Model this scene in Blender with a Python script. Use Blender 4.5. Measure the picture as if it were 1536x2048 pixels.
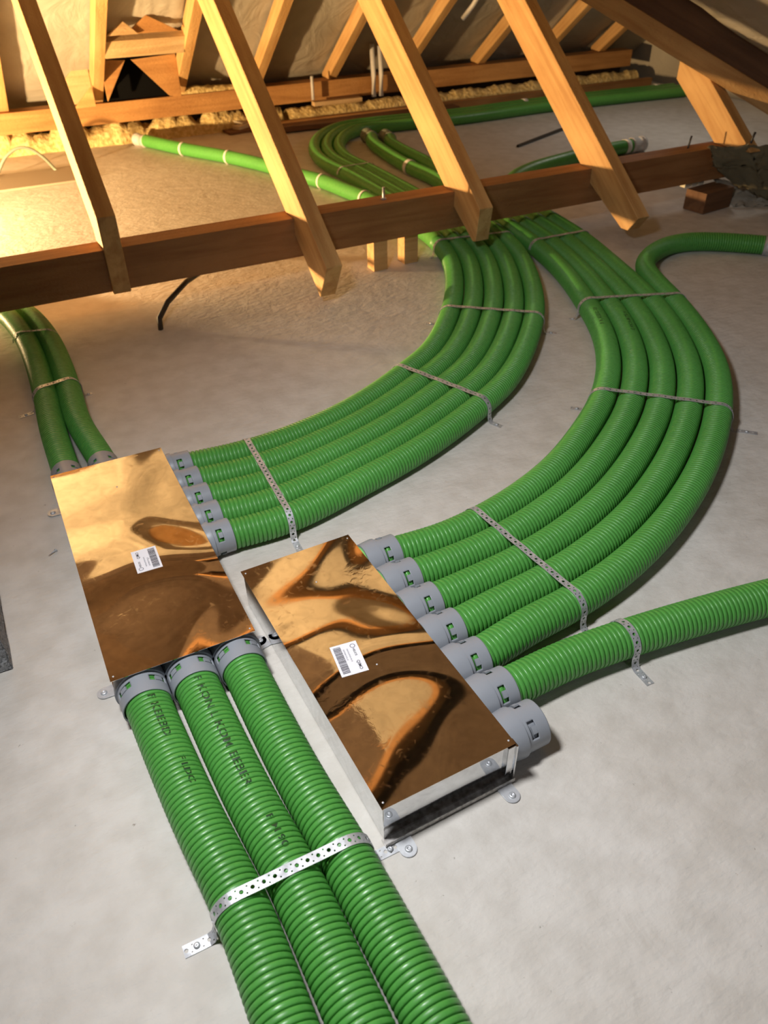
import bpy, bmesh, math, random
import numpy as np
from mathutils import Vector, Matrix
random.seed(7); rng = np.random.default_rng(7)
R = math.radians
C = bpy.context.scene.collection
for o in list(bpy.data.objects): bpy.data.objects.remove(o)

# ------------------------------------------------------------------ camera
cd = bpy.data.cameras.new('camera'); cam = bpy.data.objects.new('camera', cd); C.objects.link(cam)
bpy.context.scene.camera = cam
CAM_Z, PITCH, ROLL, YAW, FPX = 1.33, R(37.6), R(-0.95), R(26.7), 1570.0
fw = Vector((math.sin(YAW)*math.cos(PITCH), math.cos(YAW)*math.cos(PITCH), -math.sin(PITCH)))
rt = Vector((math.cos(YAW), -math.sin(YAW), 0)); up = rt.cross(fw)
rt2 = rt*math.cos(ROLL) + up*math.sin(ROLL); up2 = -rt*math.sin(ROLL) + up*math.cos(ROLL)
mw = Matrix((rt2, up2, -fw)).transposed().to_4x4(); mw.translation = Vector((0, 0, CAM_Z)); cam.matrix_world = mw
cd.sensor_fit = 'VERTICAL'; cd.sensor_height = 36; cd.lens = FPX/2048*36; cd.clip_start = .02; cd.clip_end = 60
cd.dof.use_dof = True; cd.dof.focus_distance = 1.75; cd.dof.aperture_fstop = cd.lens/1000/0.0058

# ------------------------------------------------------------------ light
sc = bpy.context.scene
sc.view_settings.view_transform = 'Standard'; sc.view_settings.look = 'None'
sc.view_settings.gamma = 1; sc.view_settings.use_curve_mapping = False; sc.view_settings.exposure = 0.0
w = bpy.data.worlds.new('world'); sc.world = w; w.use_nodes = True
w.node_tree.nodes['Background'].inputs[0].default_value = (1, .85, .7, 1); w.node_tree.nodes['Background'].inputs[1].default_value = .004
def lamp(name, kind, loc, target, power, col, **kw):
    l = bpy.data.lights.new(name, kind); l.energy = power; l.color = col
    for k, v in kw.items(): setattr(l, k, v)
    o = bpy.data.objects.new(name, l); C.objects.link(o); o.location = loc
    o.rotation_euler = (Vector(target)-Vector(loc)).to_track_quat('-Z', 'Y').to_euler(); return o
# halogen floodlight standing low on the attic floor at the left, behind the purlin
lamp('work_floodlight', 'SPOT', (-.95, 4.58, .15), (1.6, 4.75, .95), 900, (1, .65, .31), spot_size=R(138), spot_blend=.45, shadow_soft_size=.05)
# cool white work lamp hung above the manifolds
lamp('hanging_worklight', 'SPOT', (-.12, .97, 1.85), (1.15, .62, 0), 168, (.97, .975, 1), spot_size=R(134), spot_blend=1, shadow_soft_size=.14)
# soft cool fill added behind the photographer, no opening known there
lamp('added_front_fill', 'AREA', (.9, -1.6, 1.5), (.8, 1.2, 0), 6, (.9, .93, 1), shape='RECTANGLE', size=1.0, size_y=.8)
# unseen fill light added to brighten the far right part of the floor
lamp('added_far_right_fill', 'AREA', (4.6, 4.5, 1.36), (4.5, 4.5, 0), 6, (1, .93, .84), shape='RECTANGLE', size=.6, size_y=.4)

# ------------------------------------------------------------------ helpers
def link(name, me, mat=None, parent=None):
    o = bpy.data.objects.new(name, me); C.objects.link(o)
    if mat:
        for m in (mat if isinstance(mat, (list, tuple)) else [mat]): me.materials.append(m)
    if parent: o.parent = parent
    return o
def tag(o, label, cat=None, group=None, kind=None):
    if label: o['label'] = label
    if cat: o['category'] = cat
    if group: o['group'] = group
    if kind: o['kind'] = kind
    return o
def empty(name, loc=(0, 0, 0), rz=0):
    o = bpy.data.objects.new(name, None); C.objects.link(o); o.location = loc; o.rotation_euler = (0, 0, rz)
    o.empty_display_size = .05; return o
def mesh(name, vs, fs, smooth=False):
    me = bpy.data.meshes.new(name); me.from_pydata([tuple(v) for v in vs], [], [tuple(f) for f in fs]); me.validate()
    if smooth: me.shade_smooth()
    me.update(); return me
def npmesh(name, V, Q, smooth=True):
    me = bpy.data.meshes.new(name); V = np.asarray(V, np.float32); Q = np.asarray(Q, np.int32)
    me.vertices.add(len(V)); me.vertices.foreach_set('co', V.ravel())
    me.loops.add(Q.size); me.loops.foreach_set('vertex_index', Q.ravel())
    me.polygons.add(len(Q)); me.polygons.foreach_set('loop_start', np.arange(len(Q), dtype=np.int32)*4)
    me.polygons.foreach_set('loop_total', np.full(len(Q), 4, np.int32))
    me.update(calc_edges=True); me.validate()
    if smooth: me.shade_smooth()
    return me
def bm_to(bm, name, smooth=False):
    me = bpy.data.meshes.new(name); bm.to_mesh(me); bm.free()
    if smooth: me.shade_smooth()
    return me
def bx(bm, lo, hi, bev=0.0, M=None):
    lo, hi = Vector(lo), Vector(hi); b = bmesh.new(); bmesh.ops.create_cube(b, size=1)
    for v in b.verts: v.co = Vector([(lo[i]+hi[i])/2 + v.co[i]*(hi[i]-lo[i]) for i in range(3)])
    if bev: bmesh.ops.bevel(b, geom=b.edges[:], offset=bev, segments=2, affect='EDGES', profile=.6)
    if M: b.transform(M)
    t = bpy.data.meshes.new('t'); b.to_mesh(t); b.free(); bm.from_mesh(t); bpy.data.meshes.remove(t)
def box_me(name, lo, hi, bev=0.0, M=None):
    bm = bmesh.new(); bx(bm, lo, hi, bev, M); return bm_to(bm, name)
def lathe(profile, seg=48, axis_end=None):
    V = []; Q = []
    for i, (x, r) in enumerate(profile):
        for k in range(seg):
            a = 2*math.pi*k/seg; V.append((x, r*math.cos(a), r*math.sin(a)))
    for i in range(len(profile)-1):
        for k in range(seg):
            k2 = (k+1) % seg; Q.append((i*seg+k, i*seg+k2, (i+1)*seg+k2, (i+1)*seg+k))
    return V, Q
def smooth_path(P, step=.01):
    P = np.array(P, float); n = len(P)
    if n == 2: P = np.array([P[0], (P[0]+P[1])/2, P[1]]); n = 3
    E = np.vstack([2*P[0]-P[1], P, 2*P[-1]-P[-2]]); out = []
    for i in range(1, n):
        p0, p1, p2, p3 = E[i-1], E[i], E[i+1], E[i+2]
        t0 = 0; t1 = np.linalg.norm(p1-p0)**.5; t2 = t1+np.linalg.norm(p2-p1)**.5; t3 = t2+np.linalg.norm(p3-p2)**.5
        t = np.linspace(t1, t2, 40, endpoint=False)[:, None]
        A1 = (t1-t)/(t1-t0)*p0+(t-t0)/(t1-t0)*p1; A2 = (t2-t)/(t2-t1)*p1+(t-t1)/(t2-t1)*p2; A3 = (t3-t)/(t3-t2)*p2+(t-t2)/(t3-t2)*p3
        B1 = (t2-t)/(t2-t0)*A1+(t-t0)/(t2-t0)*A2; B2 = (t3-t)/(t3-t1)*A2+(t-t1)/(t3-t1)*A3
        out.append((t2-t)/(t2-t1)*B1+(t-t1)/(t2-t1)*B2)
    out.append(P[-1][None]); D = np.vstack(out)
    k = np.ones(25)/25; pad = 12   # gentle smoothing of small kinks
    Dp = np.vstack([2*D[0]-D[pad:0:-1], D, 2*D[-1]-D[-2:-pad-2:-1]])
    D2 = np.stack([np.convolve(Dp[:, j], k, 'valid') for j in range(D.shape[1])], 1); D2[0], D2[-1] = D[0], D[-1]
    s = np.r_[0, np.cumsum(np.linalg.norm(np.diff(D2, axis=0), axis=1))]
    m = max(2, int(round(s[-1]/step))); ss = np.linspace(0, s[-1], m+1)
    return np.stack([np.interp(ss, s, D2[:, j]) for j in range(D2.shape[1])], 1), s[-1]
def tube(name, P3, rad, seg=16, mat=None, parent=None, caps=True):
    """round tube along a 3D point list (world or parent coordinates)"""
    P = np.array(P3, float); T = np.gradient(P, axis=0); T /= np.linalg.norm(T, axis=1)[:, None]
    ref = np.array([0, 0, 1.0]); V = []
    rr = np.broadcast_to(rad, (len(P),))
    for i in range(len(P)):
        n = np.cross(T[i], ref)
        if np.linalg.norm(n) < 1e-3: n = np.array([1.0, 0, 0])
        n /= np.linalg.norm(n); b = np.cross(n, T[i])
        for k in range(seg):
            a = 2*math.pi*k/seg; V.append(P[i]+rr[i]*(n*math.cos(a)+b*math.sin(a)))
    F = [(i*seg+k, i*seg+(k+1) % seg, (i+1)*seg+(k+1) % seg, (i+1)*seg+k) for i in range(len(P)-1) for k in range(seg)]
    if caps: F += [tuple(range(seg)), tuple(range((len(P)-1)*seg, len(P)*seg))[::-1]]
    return link(name, mesh(name, V, F, True), mat, parent)

# ------------------------------------------------------------------ materials
def mat(name, col, rough=.6, metal=0.0, spec=.5):
    m = bpy.data.materials.new(name); m.use_nodes = True; b = m.node_tree.nodes['Principled BSDF']
    b.inputs['Base Color'].default_value = (*col, 1); b.inputs['Roughness'].default_value = rough
    b.inputs['Metallic'].default_value = metal; b.inputs['Specular IOR Level'].default_value = spec
    return m, m.node_tree.nodes, m.node_tree.links, b
def noise(N, L, scale, detail=4, coord='Object', mapscale=None, rough=.5, dist=0):
    tc = N.new('ShaderNodeTexCoord'); n = N.new('ShaderNodeTexNoise'); n.inputs['Scale'].default_value = scale
    n.inputs['Detail'].default_value = detail; n.inputs['Roughness'].default_value = rough; n.inputs['Distortion'].default_value = dist
    if mapscale:
        mp = N.new('ShaderNodeMapping'); mp.inputs['Scale'].default_value = mapscale; L.new(tc.outputs[coord], mp.inputs[0]); L.new(mp.outputs[0], n.inputs['Vector'])
    else: L.new(tc.outputs[coord], n.inputs['Vector'])
    return n
def ramp(N, L, src, stops):
    r = N.new('ShaderNodeValToRGB'); e = r.color_ramp.elements
    while len(e) < len(stops): e.new(.5)
    for i, (p, c) in enumerate(stops): e[i].position = p; e[i].color = (*c, 1) if len(c) == 3 else c
    L.new(src, r.inputs[0]); return r
def bump(N, L, b, src, strength, dist=.01, prev=None):
    u = N.new('ShaderNodeBump'); u.inputs['Strength'].default_value = strength; u.inputs['Distance'].default_value = dist
    L.new(src, u.inputs['Height'])
    if prev: L.new(prev.outputs[0], u.inputs['Normal'])
    L.new(u.outputs[0], b.inputs['Normal']); return u
def mix(N, L, f, a, b_, mode='MIX'):
    x = N.new('ShaderNodeMix'); x.data_type = 'RGBA'; x.blend_type = mode
    for s, v in ((x.inputs[0], f), (x.inputs[6], a), (x.inputs[7], b_)):
        if hasattr(v, 'links'): L.new(v, s)
        elif isinstance(v, tuple): s.default_value = (*v, 1)
        else: s.default_value = v
    return x.outputs[2]
M = {}
# floor: pale grey screed paint with trowel relief, dust and small dark marks
m, N, L, b = mat('floor_screed', (.6, .57, .53), .62); M['floor'] = m
n1 = noise(N, L, 1.6, 5); n2 = noise(N, L, 14, 6); n3 = noise(N, L, 60, 8, rough=.65); n4 = noise(N, L, 7, 3, dist=1.2)
c1 = ramp(N, L, n1.outputs[0], [(.3, (.57, .535, .48)), (.7, (.66, .635, .59))])
c2 = ramp(N, L, n2.outputs[0], [(.35, (.88, .87, .855)), (.62, (1, 1, 1))])
col = mix(N, L, 1.0, c1.outputs[0], c2.outputs[0], 'MULTIPLY')
c3 = ramp(N, L, n3.outputs[0], [(.27, (.45, .42, .38)), (.33, (1, 1, 1))])
L.new(mix(N, L, 1.0, col, c3.outputs[0], 'MULTIPLY'), b.inputs['Base Color'])
u = bump(N, L, b, n3.outputs[0], .35, .004); nf = noise(N, L, 26, 4, mapscale=(1.0, 2.2, 1)); u = bump(N, L, b, nf.outputs[0], .35, .008, u); u = bump(N, L, b, n4.outputs[0], .25, .012, u)
# sawn timber, grain along local X
def wood(name, a, c, rough=.7, k=1.0):
    m, N, L, b = mat(name, a, rough)
    g = noise(N, L, 26, 6, mapscale=(.07, 1, 1), dist=.6); g2 = noise(N, L, 5, 3, mapscale=(.6, 1, 1)); f = noise(N, L, 220, 4, mapscale=(.35, 1, 1))
    r1 = ramp(N, L, g.outputs[0], [(.3, c), (.6, a)]); r2 = ramp(N, L, g2.outputs[0], [(.3, (.78, .72, .64)), (.7, (1, 1, 1))])
    L.new(mix(N, L, 1.0, r1.outputs[0], r2.outputs[0], 'MULTIPLY'), b.inputs['Base Color'])
    q = noise(N, L, 48, 5, mapscale=(.6, 1, 1), dist=1.5); u = bump(N, L, b, f.outputs[0], .6*k, .003); u = bump(N, L, b, q.outputs[0], .5*k, .005, u); bump(N, L, b, g.outputs[0], .3*k, .004, u); return m
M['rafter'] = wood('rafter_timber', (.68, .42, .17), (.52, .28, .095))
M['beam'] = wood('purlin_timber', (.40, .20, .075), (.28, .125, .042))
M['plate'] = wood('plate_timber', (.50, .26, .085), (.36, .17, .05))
M['board'] = wood('offcut_timber', (.60, .42, .22), (.45, .29, .13))
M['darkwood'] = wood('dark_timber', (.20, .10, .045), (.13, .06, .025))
M['pale'] = wood('pale_offcut', (.75, .66, .48), (.65, .55, .38))
def membrane(name, a, c):
    m, N, L, b = mat(name, a, .75)
    n = noise(N, L, 2.2, 4, dist=.8); n2 = noise(N, L, 5, 4, mapscale=(1, .4, 1), dist=1.5)
    r = ramp(N, L, n.outputs[0], [(.35, c), (.65, a)]); L.new(r.outputs[0], b.inputs['Base Color'])
    bump(N, L, b, n2.outputs[0], .5, .03); return m
M['membrane'] = membrane('roof_membrane', (.41, .375, .305), (.33, .30, .24))
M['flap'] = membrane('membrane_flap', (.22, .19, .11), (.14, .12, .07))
M['wool'], N, L, b = mat('mineral_wool', (.72, .55, .22), .95)
n = noise(N, L, 38, 6); L.new(ramp(N, L, n.outputs[0], [(.3, (.45, .30, .09)), (.7, (.80, .64, .30))]).outputs[0], b.inputs['Base Color']); bump(N, L, b, n.outputs[0], .8, .02)
# green corrugated duct
def green(name, a, c):
    m, N, L, b = mat(name, a, .36, spec=.5); n = noise(N, L, 3, 3); n2 = noise(N, L, 80, 5)
    r = ramp(N, L, n.outputs[0], [(.3, c), (.7, a)]); r2 = ramp(N, L, n2.outputs[0], [(.25, (.8, .83, .8)), (.55, (1, 1, 1))])
    L.new(mix(N, L, 1.0, r.outputs[0], r2.outputs[0], 'MULTIPLY'), b.inputs['Base Color'])
    rr = ramp(N, L, n2.outputs[0], [(.3, (.5, .5, .5)), (.6, (.33, .33, .33))]); L.new(rr.outputs[0], b.inputs['Roughness']); return m
M['green'] = green('green_duct_plastic', (.092, .345, .064), (.074, .295, .050))
M['ring'] = mat('light_green_seal', (.25, .62, .16), .4)[0]
m, N, L, b = mat('grey_connector_plastic', (.275, .295, .325), .42); M['grey'] = m
n = noise(N, L, 120, 3); bump(N, L, b, n.outputs[0], .06, .001)
M['ink'] = mat('black_print', (.012, .05, .012), .5)[0]
M['black'] = mat('black_rubber', (.02, .02, .022), .45)[0]
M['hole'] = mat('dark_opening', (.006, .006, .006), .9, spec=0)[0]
M['white'] = mat('white_label_paper', (.82, .83, .88), .35)[0]
M['lblack'] = mat('label_print', (.03, .03, .045), .5)[0]
M['lgrey'] = mat('label_fine_print', (.25, .25, .30), .5)[0]
# galvanised strap and mirror-like sheet metal
m, N, L, b = mat('galvanised_strap', (.62, .64, .67), .38, .6); M['zinc'] = m
n = noise(N, L, 45, 5); L.new(ramp(N, L, n.outputs[0], [(.3, (.40, .41, .43)), (.7, (.74, .76, .78))]).outputs[0], b.inputs['Base Color'])
L.new(ramp(N, L, n.outputs[0], [(.3, (.6, .6, .6)), (.7, (.4, .4, .4))]).outputs[0], b.inputs['Roughness'])
def sheet(name, wav, col):
    m, N, L, b = mat(name, col, .05, 1.0)
    n = noise(N, L, 2.6, 0, dist=.9); s = noise(N, L, 30, 6, dist=1.0); d = noise(N, L, 55, 5, dist=1.0); msk = noise(N, L, 5.5, 1)
    rr = ramp(N, L, d.outputs[0], [(.55, (.045, .045, .045)), (.78, (.16, .16, .16))]); L.new(rr.outputs[0], b.inputs['Roughness'])
    cc = ramp(N, L, s.outputs[0], [(.35, tuple(c*.86 for c in col)), (.6, col)]); L.new(cc.outputs[0], b.inputs['Base Color'])
    u = bump(N, L, b, n.outputs[0], 1.0, wav); mk = ramp(N, L, msk.outputs[0], [(.66, (0, 0, 0)), (.80, (1, 1, 1))]); dn = mix(N, L, 1.0, d.outputs[0], mk.outputs[0], 'MULTIPLY'); bump(N, L, b, dn, .35, .0016, u); return m
M['lid'] = sheet('polished_lid_sheet', .032, (.84, .78, .70))
M['casing'] = sheet('galvanised_casing', .006, (.70, .71, .72))
M['added_boards'] = wood('added_dark_boards', (.10, .065, .04), (.07, .042, .025))  # dark boarding added to the unseen roof to darken the lid reflections
m, N, L, b = mat('pumice_block', (.25, .26, .27), .9); M['pumice'] = m
n = noise(N, L, 160, 6); L.new(ramp(N, L, n.outputs[0], [(.35, (.12, .125, .13)), (.65, (.36, .37, .38))]).outputs[0], b.inputs['Base Color']); bump(N, L, b, n.outputs[0], .9, .006)
M['conduit'] = mat('grey_white_conduit', (.55, .53, .50), .5)[0]
M['cable'] = mat('grey_cable', (.20, .22, .16), .5)[0]
M['foam'] = mat('white_foam', (.8, .76, .6), .8)[0]
M['tape'] = mat('white_clip', (.7, .68, .62), .6)[0]
m, N, L, b = mat('dusty_steel_rail', (.3, .28, .26), .5, .7); M['rail'] = m
n = noise(N, L, 90, 5); L.new(ramp(N, L, n.outputs[0], [(.35, (.28, .26, .24)), (.7, (.60, .58, .56))]).outputs[0], b.inputs['Base Color'])
PATHS = {
 'A': [[[0.335,1.963],[0.531,1.947],[0.736,1.973],[0.948,2.043],[1.16,2.153],[1.351,2.275],[1.567,2.509],[1.736,2.746],[1.868,2.99],[1.94,3.196],[1.979,3.372]],[[0.335,1.872],[0.526,1.858],[0.738,1.891],[0.957,1.961],[1.19,2.077],[1.388,2.201],[1.631,2.457],[1.805,2.701],[1.948,2.967],[2.021,3.182],[2.061,3.377]],[[0.335,1.781],[0.521,1.768],[0.74,1.808],[0.966,1.878],[1.22,2.0],[1.425,2.127],[1.695,2.405],[1.875,2.656],[2.027,2.944],[2.103,3.168],[2.143,3.383]],[[0.335,1.69],[0.516,1.679],[0.743,1.726],[0.974,1.796],[1.251,1.923],[1.461,2.054],[1.759,2.352],[1.944,2.611],[2.106,2.922],[2.184,3.154],[2.226,3.388]],[[0.335,1.599],[0.511,1.59],[0.745,1.644],[0.983,1.714],[1.281,1.847],[1.498,1.98],[1.823,2.3],[2.013,2.566],[2.186,2.899],[2.265,3.14],[2.308,3.393]]],
 'B': [[[0.675,1.329],[0.819,1.32],[0.942,1.333],[1.092,1.369],[1.269,1.437],[1.456,1.545],[1.652,1.686],[1.831,1.866],[1.977,2.07],[2.092,2.295]],[[0.675,1.23],[0.823,1.231],[0.95,1.244],[1.108,1.281],[1.296,1.352],[1.502,1.468],[1.716,1.623],[1.905,1.813],[2.054,2.025],[2.175,2.263]],[[0.675,1.132],[0.827,1.141],[0.958,1.155],[1.124,1.192],[1.323,1.267],[1.549,1.392],[1.78,1.56],[1.978,1.76],[2.131,1.981],[2.258,2.23]],[[0.675,1.034],[0.83,1.052],[0.965,1.066],[1.14,1.104],[1.351,1.182],[1.596,1.316],[1.843,1.498],[2.052,1.706],[2.209,1.936],[2.342,2.197]],[[0.675,0.935],[0.834,0.963],[0.973,0.977],[1.156,1.016],[1.378,1.097],[1.642,1.239],[1.907,1.435],[2.126,1.653],[2.286,1.891],[2.425,2.165]]],
 'B4': [[[2.239,2.645],[2.328,2.966],[2.377,3.348]],[[2.323,2.646],[2.412,2.963],[2.461,3.348]],[[2.408,2.647],[2.497,2.96],[2.546,3.348]],[[2.492,2.648],[2.581,2.957],[2.63,3.348]]],
 'E': [[[0.028,1.181],[0.043,0.871],[0.062,0.661],[0.063,0.491],[0.061,0.345]],[[0.131,1.163],[0.14,0.863],[0.156,0.661],[0.159,0.479],[0.16,0.326]],[[0.234,1.146],[0.237,0.856],[0.249,0.661],[0.255,0.467],[0.258,0.306]]],
 'F': [[[0.026,2.121],[0.028,2.366],[0.041,2.597],[0.049,2.907],[0.041,3.127],[0.002,3.385],[-0.08,3.67]],[[0.129,2.124],[0.108,2.375],[0.119,2.614],[0.126,2.879],[0.118,3.106],[0.079,3.362],[-0.01,3.631]]],
 'C': [[0.733,0.839],[0.853,0.843],[1.015,0.831],[1.206,0.807],[1.388,0.777],[1.542,0.745]],
 'P1': [[1.242,6.126],[1.403,5.76],[1.601,5.392],[1.74,5.061],[1.848,4.701],[1.909,4.538],[1.946,4.3],[1.98,4.077]],
 'P2': [[2.109,4.114],[2.098,4.555],[2.09,4.927],[2.181,5.3],[2.392,5.637],[2.655,5.819],[2.949,5.822],[3.533,5.765],[4.313,5.794],[5.063,5.761],[5.82,5.701]],
 'Q1': [[2.515,4.249],[2.506,4.543],[2.545,4.958],[2.599,5.251],[2.773,5.556]],
 'Q2': [[2.607,4.259],[2.647,4.601],[2.66,4.891],[2.692,5.145],[2.857,5.506]],
 'D': [[2.51,2.373],[2.594,2.529],[2.713,2.628],[2.877,2.69],[3.009,2.68],[3.132,2.61],[3.233,2.521],[3.341,2.412]],
 'R': [[3.113,4.121],[3.401,4.201],[3.684,4.256],[4.04,4.28]],
}
# ------------------------------------------------------------------ setting
def struct(o): o['kind'] = 'structure'; return o
struct(link('floor', mesh('floor', [(-5, -3, 0), (7, -3, 0), (7, 6.75, 0), (-5, 6.75, 0)], [(0, 1, 2, 3)]), M['floor']))
SL = .765; cs = math.cos(math.atan(SL))
def zr(Y): return .284 + SL*(6.3-Y) + .112/cs          # outer face of the rear roof slope
def zt(Y): return .192 + SL*(Y-2.845)                 # upper edge of the front rafters
def sheet_quad(name, pts, m, n=26, amp=.012):
    """gently billowing membrane spanned over 4 corners"""
    p = [Vector(q) for q in pts]; nor = (p[1]-p[0]).cross(p[3]-p[0]).normalized(); V = []; F = []
    for j in range(n+1):
        for i in range(n+1):
            a = p[0].lerp(p[1], i/n); c = p[3].lerp(p[2], i/n); q = a.lerp(c, j/n)
            e = min(i, n-i, 2)/2*min(j, n-j, 2)/2
            V.append(q + nor*amp*e*(math.sin(q.x*5.1+q.y*3.3)+.6*math.sin(q.x*11+q.z*9+1)+.4*random.uniform(-1, 1)))
    F = [(j*(n+1)+i, j*(n+1)+i+1, (j+1)*(n+1)+i+1, (j+1)*(n+1)+i) for j in range(n) for i in range(n)]
    return link(name, mesh(name, V, F, True), m)
k = 0
def rq(x0, x1, y0, y1, m='membrane'):
    return struct(sheet_quad('ceiling', [(x0, y0, zr(y0)), (x1, y0, zr(y0)), (x1, y1, zr(y1)), (x0, y1, zr(y1))], M[m]))
rq(-5, 1.05, 6.75, 4.75); rq(1.05, 1.56, 6.07, 4.75); rq(1.05, 1.56, 6.75, 6.43); rq(1.56, 7, 6.75, 4.75)
# roof of the wing the manifolds stand in: two slopes meeting above, cut off by the valley
RO = 3.14
def zs(X): return RO-.63*X
def zl(X): return (RO-.63*.5)-.63*(.5-X)
YB, XB = 2.45, 1.02
struct(sheet_quad('ceiling', [(4.95, -3, zs(4.95)), (4.95, YB, zs(4.95)), (.5, YB, zs(.5)), (.5, -3, zs(.5))], M['added_boards'], n=20, amp=.0))  # near part given the added dark tone, mirrored in the lids
struct(sheet_quad('ceiling', [(4.95, YB, zs(4.95)), (4.2, 2.9, zs(4.2)), (XB, 5.2, zs(XB)), (XB, YB, zs(XB))], M['membrane'], n=40, amp=.015))
struct(sheet_quad('ceiling', [(XB, YB, zs(XB)), (XB, 5.2, zs(XB)), (.5, 5.6, zs(.5)), (.5, YB, zs(.5))], M['added_boards'], n=8, amp=.0))  # strip along the ridge, darkened for the lid reflections
struct(sheet_quad('ceiling', [(-3.9, -3, zl(-3.9)), (.5, -3, zs(.5)), (.5, 5.6, zs(.5)), (-3.9, 2.4, zl(-3.9))], M['added_boards'], n=30))  # left slope darkened to raise contrast in the lids
hy = lambda z: 4.74-.942*(z-1.66)  # sloping end added out of view to catch floodlight for the lids
struct(link('ceiling', mesh('ceiling', [(-1.42, hy(1.66), 1.66), (2.42, hy(1.66), 1.66), (1.52, hy(2.2), 2.2), (-.52, hy(2.2), 2.2)], [(0, 1, 2, 3)]), M['membrane']))
struct(link('ceiling', mesh('ceiling', [(-.52, hy(2.2), 2.2), (1.52, hy(2.2), 2.2), (.5, hy(2.87), 2.87)], [(0, 1, 2)]), M['added_boards']))  # upper half of the added slope, darkened for the left lid
struct(link('wall_back', mesh('wall_back', [(-5, 6.72, 0), (7, 6.72, 0), (7, 6.72, .16), (-5, 6.72, .16)], [(0, 1, 2, 3)]), M['added_boards']))
struct(link('wall_right', mesh('wall_right', [(6.05, 3.0, 0), (6.05, 6.75, 0), (6.05, 6.75, .3), (6.05, 4.75, 1.65), (6.05, 3.0, .35)], [(0, 1, 2, 3, 4)]), M['membrane']))

def prism(name, pts, x0, x1, m, slope=SL, bev=.002, parent=None, yz=True):
    """timber with a side outline in the Y-Z plane, extruded along X; local X follows the grain"""
    a = math.atan(slope); d = Vector((0, math.cos(a), math.sin(a))); s = Vector((-1, 0, 0)); u = d.cross(s)
    Mx = Matrix((d, s, u)).transposed().to_4x4(); Mx.translation = Vector(((x0+x1)/2, pts[0][0], pts[0][1])); inv = Mx.inverted()
    bm = bmesh.new(); A = [bm.verts.new(inv @ Vector((x0, y, z))) for y, z in pts]; B = [bm.verts.new(inv @ Vector((x1, y, z))) for y, z in pts]
    bm.faces.new(A); bm.faces.new(B[::-1])
    for i in range(len(pts)): j = (i+1) % len(pts); bm.faces.new((A[i], B[i], B[j], A[j]))
    bmesh.ops.recalc_face_normals(bm, faces=bm.faces[:]); bmesh.ops.bevel(bm, geom=bm.edges[:], offset=bev, segments=1, affect='EDGES')
    o = link(name, bm_to(bm, name), m, parent); o.matrix_world = Mx; return o
def bar(name, p, q, w, h, m, parent=None, roll=0, bev=.002):
    """rectangular timber from p to q (centre line), w wide, h high"""
    p, q = Vector(p), Vector(q); d = (q-p).normalized(); s = d.cross(Vector((0, 0, 1))).normalized(); u = s.cross(d)
    Mx = Matrix((d, -s, u)).transposed().to_4x4() @ Matrix.Rotation(roll, 4, 'X'); Mx.translation = p
    o = link(name, box_me(name, (0, -w/2, -h/2), ((q-p).length, w/2, h/2), bev), m, parent); o.matrix_world = Mx; return o

# front rafters (old roof slope) over the purlin
D = .208
tails = {
 0: [(3.15, zt(3.15)), (3.15, .135), (3.165, .125), (3.165, .30), (3.30, .30), (3.31, zt(3.31)-D)],
 1: [(2.845, zt(2.845)), (2.932, .040), (3.165, zt(3.165)-D)],
 2: [(2.955, zt(2.955)), (2.975, zt(2.975)-D+.045), (3.0, zt(3.0)-D+.02), (3.165, zt(3.165)-D)],
 3: [(2.800, zt(2.800)), (2.858, .085), (2.905, zt(2.905)-D+.055), (3.165, zt(3.165)-D)],
 4: [(2.992, zt(2.992)), (2.995, .3015), (3.24, .3015)]}
rl = ['bare sloping rafter at the far left, shaded side to the camera, ending on the purlin',
      'bare sloping rafter second from left, its cut tail hanging lowest, just above the floor',
      'bare sloping rafter third from left, upright-cut tail over the dark gap of the green ducts',
      'bare sloping rafter fourth from left, sunlit face, chamfered tail with a small lit patch',
      'sunlit stub of the rightmost rafter running under the valley board']
for i in range(5):
    x0 = .405+.788*i; pts = tails[i] + [(4.75, zt(4.75)-D), (4.75, zt(4.75))]
    if i == 4: pts = tails[i] + [(3.60, zt(3.60)-D), (3.60, zt(3.60))]; x0 = 3.655
    o = prism('rafter', pts, x0, x0+.07, M['rafter']); tag(o, rl[i], 'rafter', 'front rafters over the purlin')
# purlin on its posts
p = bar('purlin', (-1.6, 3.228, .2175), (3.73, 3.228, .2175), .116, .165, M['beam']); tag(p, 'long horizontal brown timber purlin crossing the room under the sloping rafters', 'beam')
for x, y, l in ((1.567, 3.175, 'short square timber post under the purlin, left of the pair'), (1.735, 3.19, 'short square timber post under the purlin, right of the pair')):
    o = link('timber_post', box_me('timber_post', (x, y, 0), (x+.07, y+.07, .1345), .002), M['rafter']); tag(o, l, 'post', 'posts under the purlin')
o = link('timber_post', box_me('timber_post', (-1.4, 3.18, 0), (-1.3, 3.28, .1345), .002), M['rafter']); tag(o, 'timber post carrying the hidden left end of the purlin', 'post')
def rod(name, loc, h, r, m, lean=(0, 0), label=None, cat='bolt', nut=True):
    e = empty(name, loc); tag(e, label, cat)
    tube('shank', [(0, 0, -.01), (lean[0]*.5, lean[1]*.5, h/2), (lean[0], lean[1], h)], r, 10, m, e)
    if nut:
        V, Q = lathe([(-.0, 0), (0, r*2.3), (.006, r*2.3), (.006, 0)], 6)
        link('nut', mesh('nut', [(v[1], v[2], v[0]) for v in V], Q), M['zinc'], e)
    return e
rod('threaded_bolt', (1.646, 3.225, .30), .052, .006, M['zinc'], (0, 0), 'upright steel bolt standing on the purlin beside the green ducts')
rod('iron_spike', (3.46, 3.235, .30), .06, .005, M['black'], (.01, 0), 'dark spike sticking up from the purlin near its right end', 'nail', False)
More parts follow.
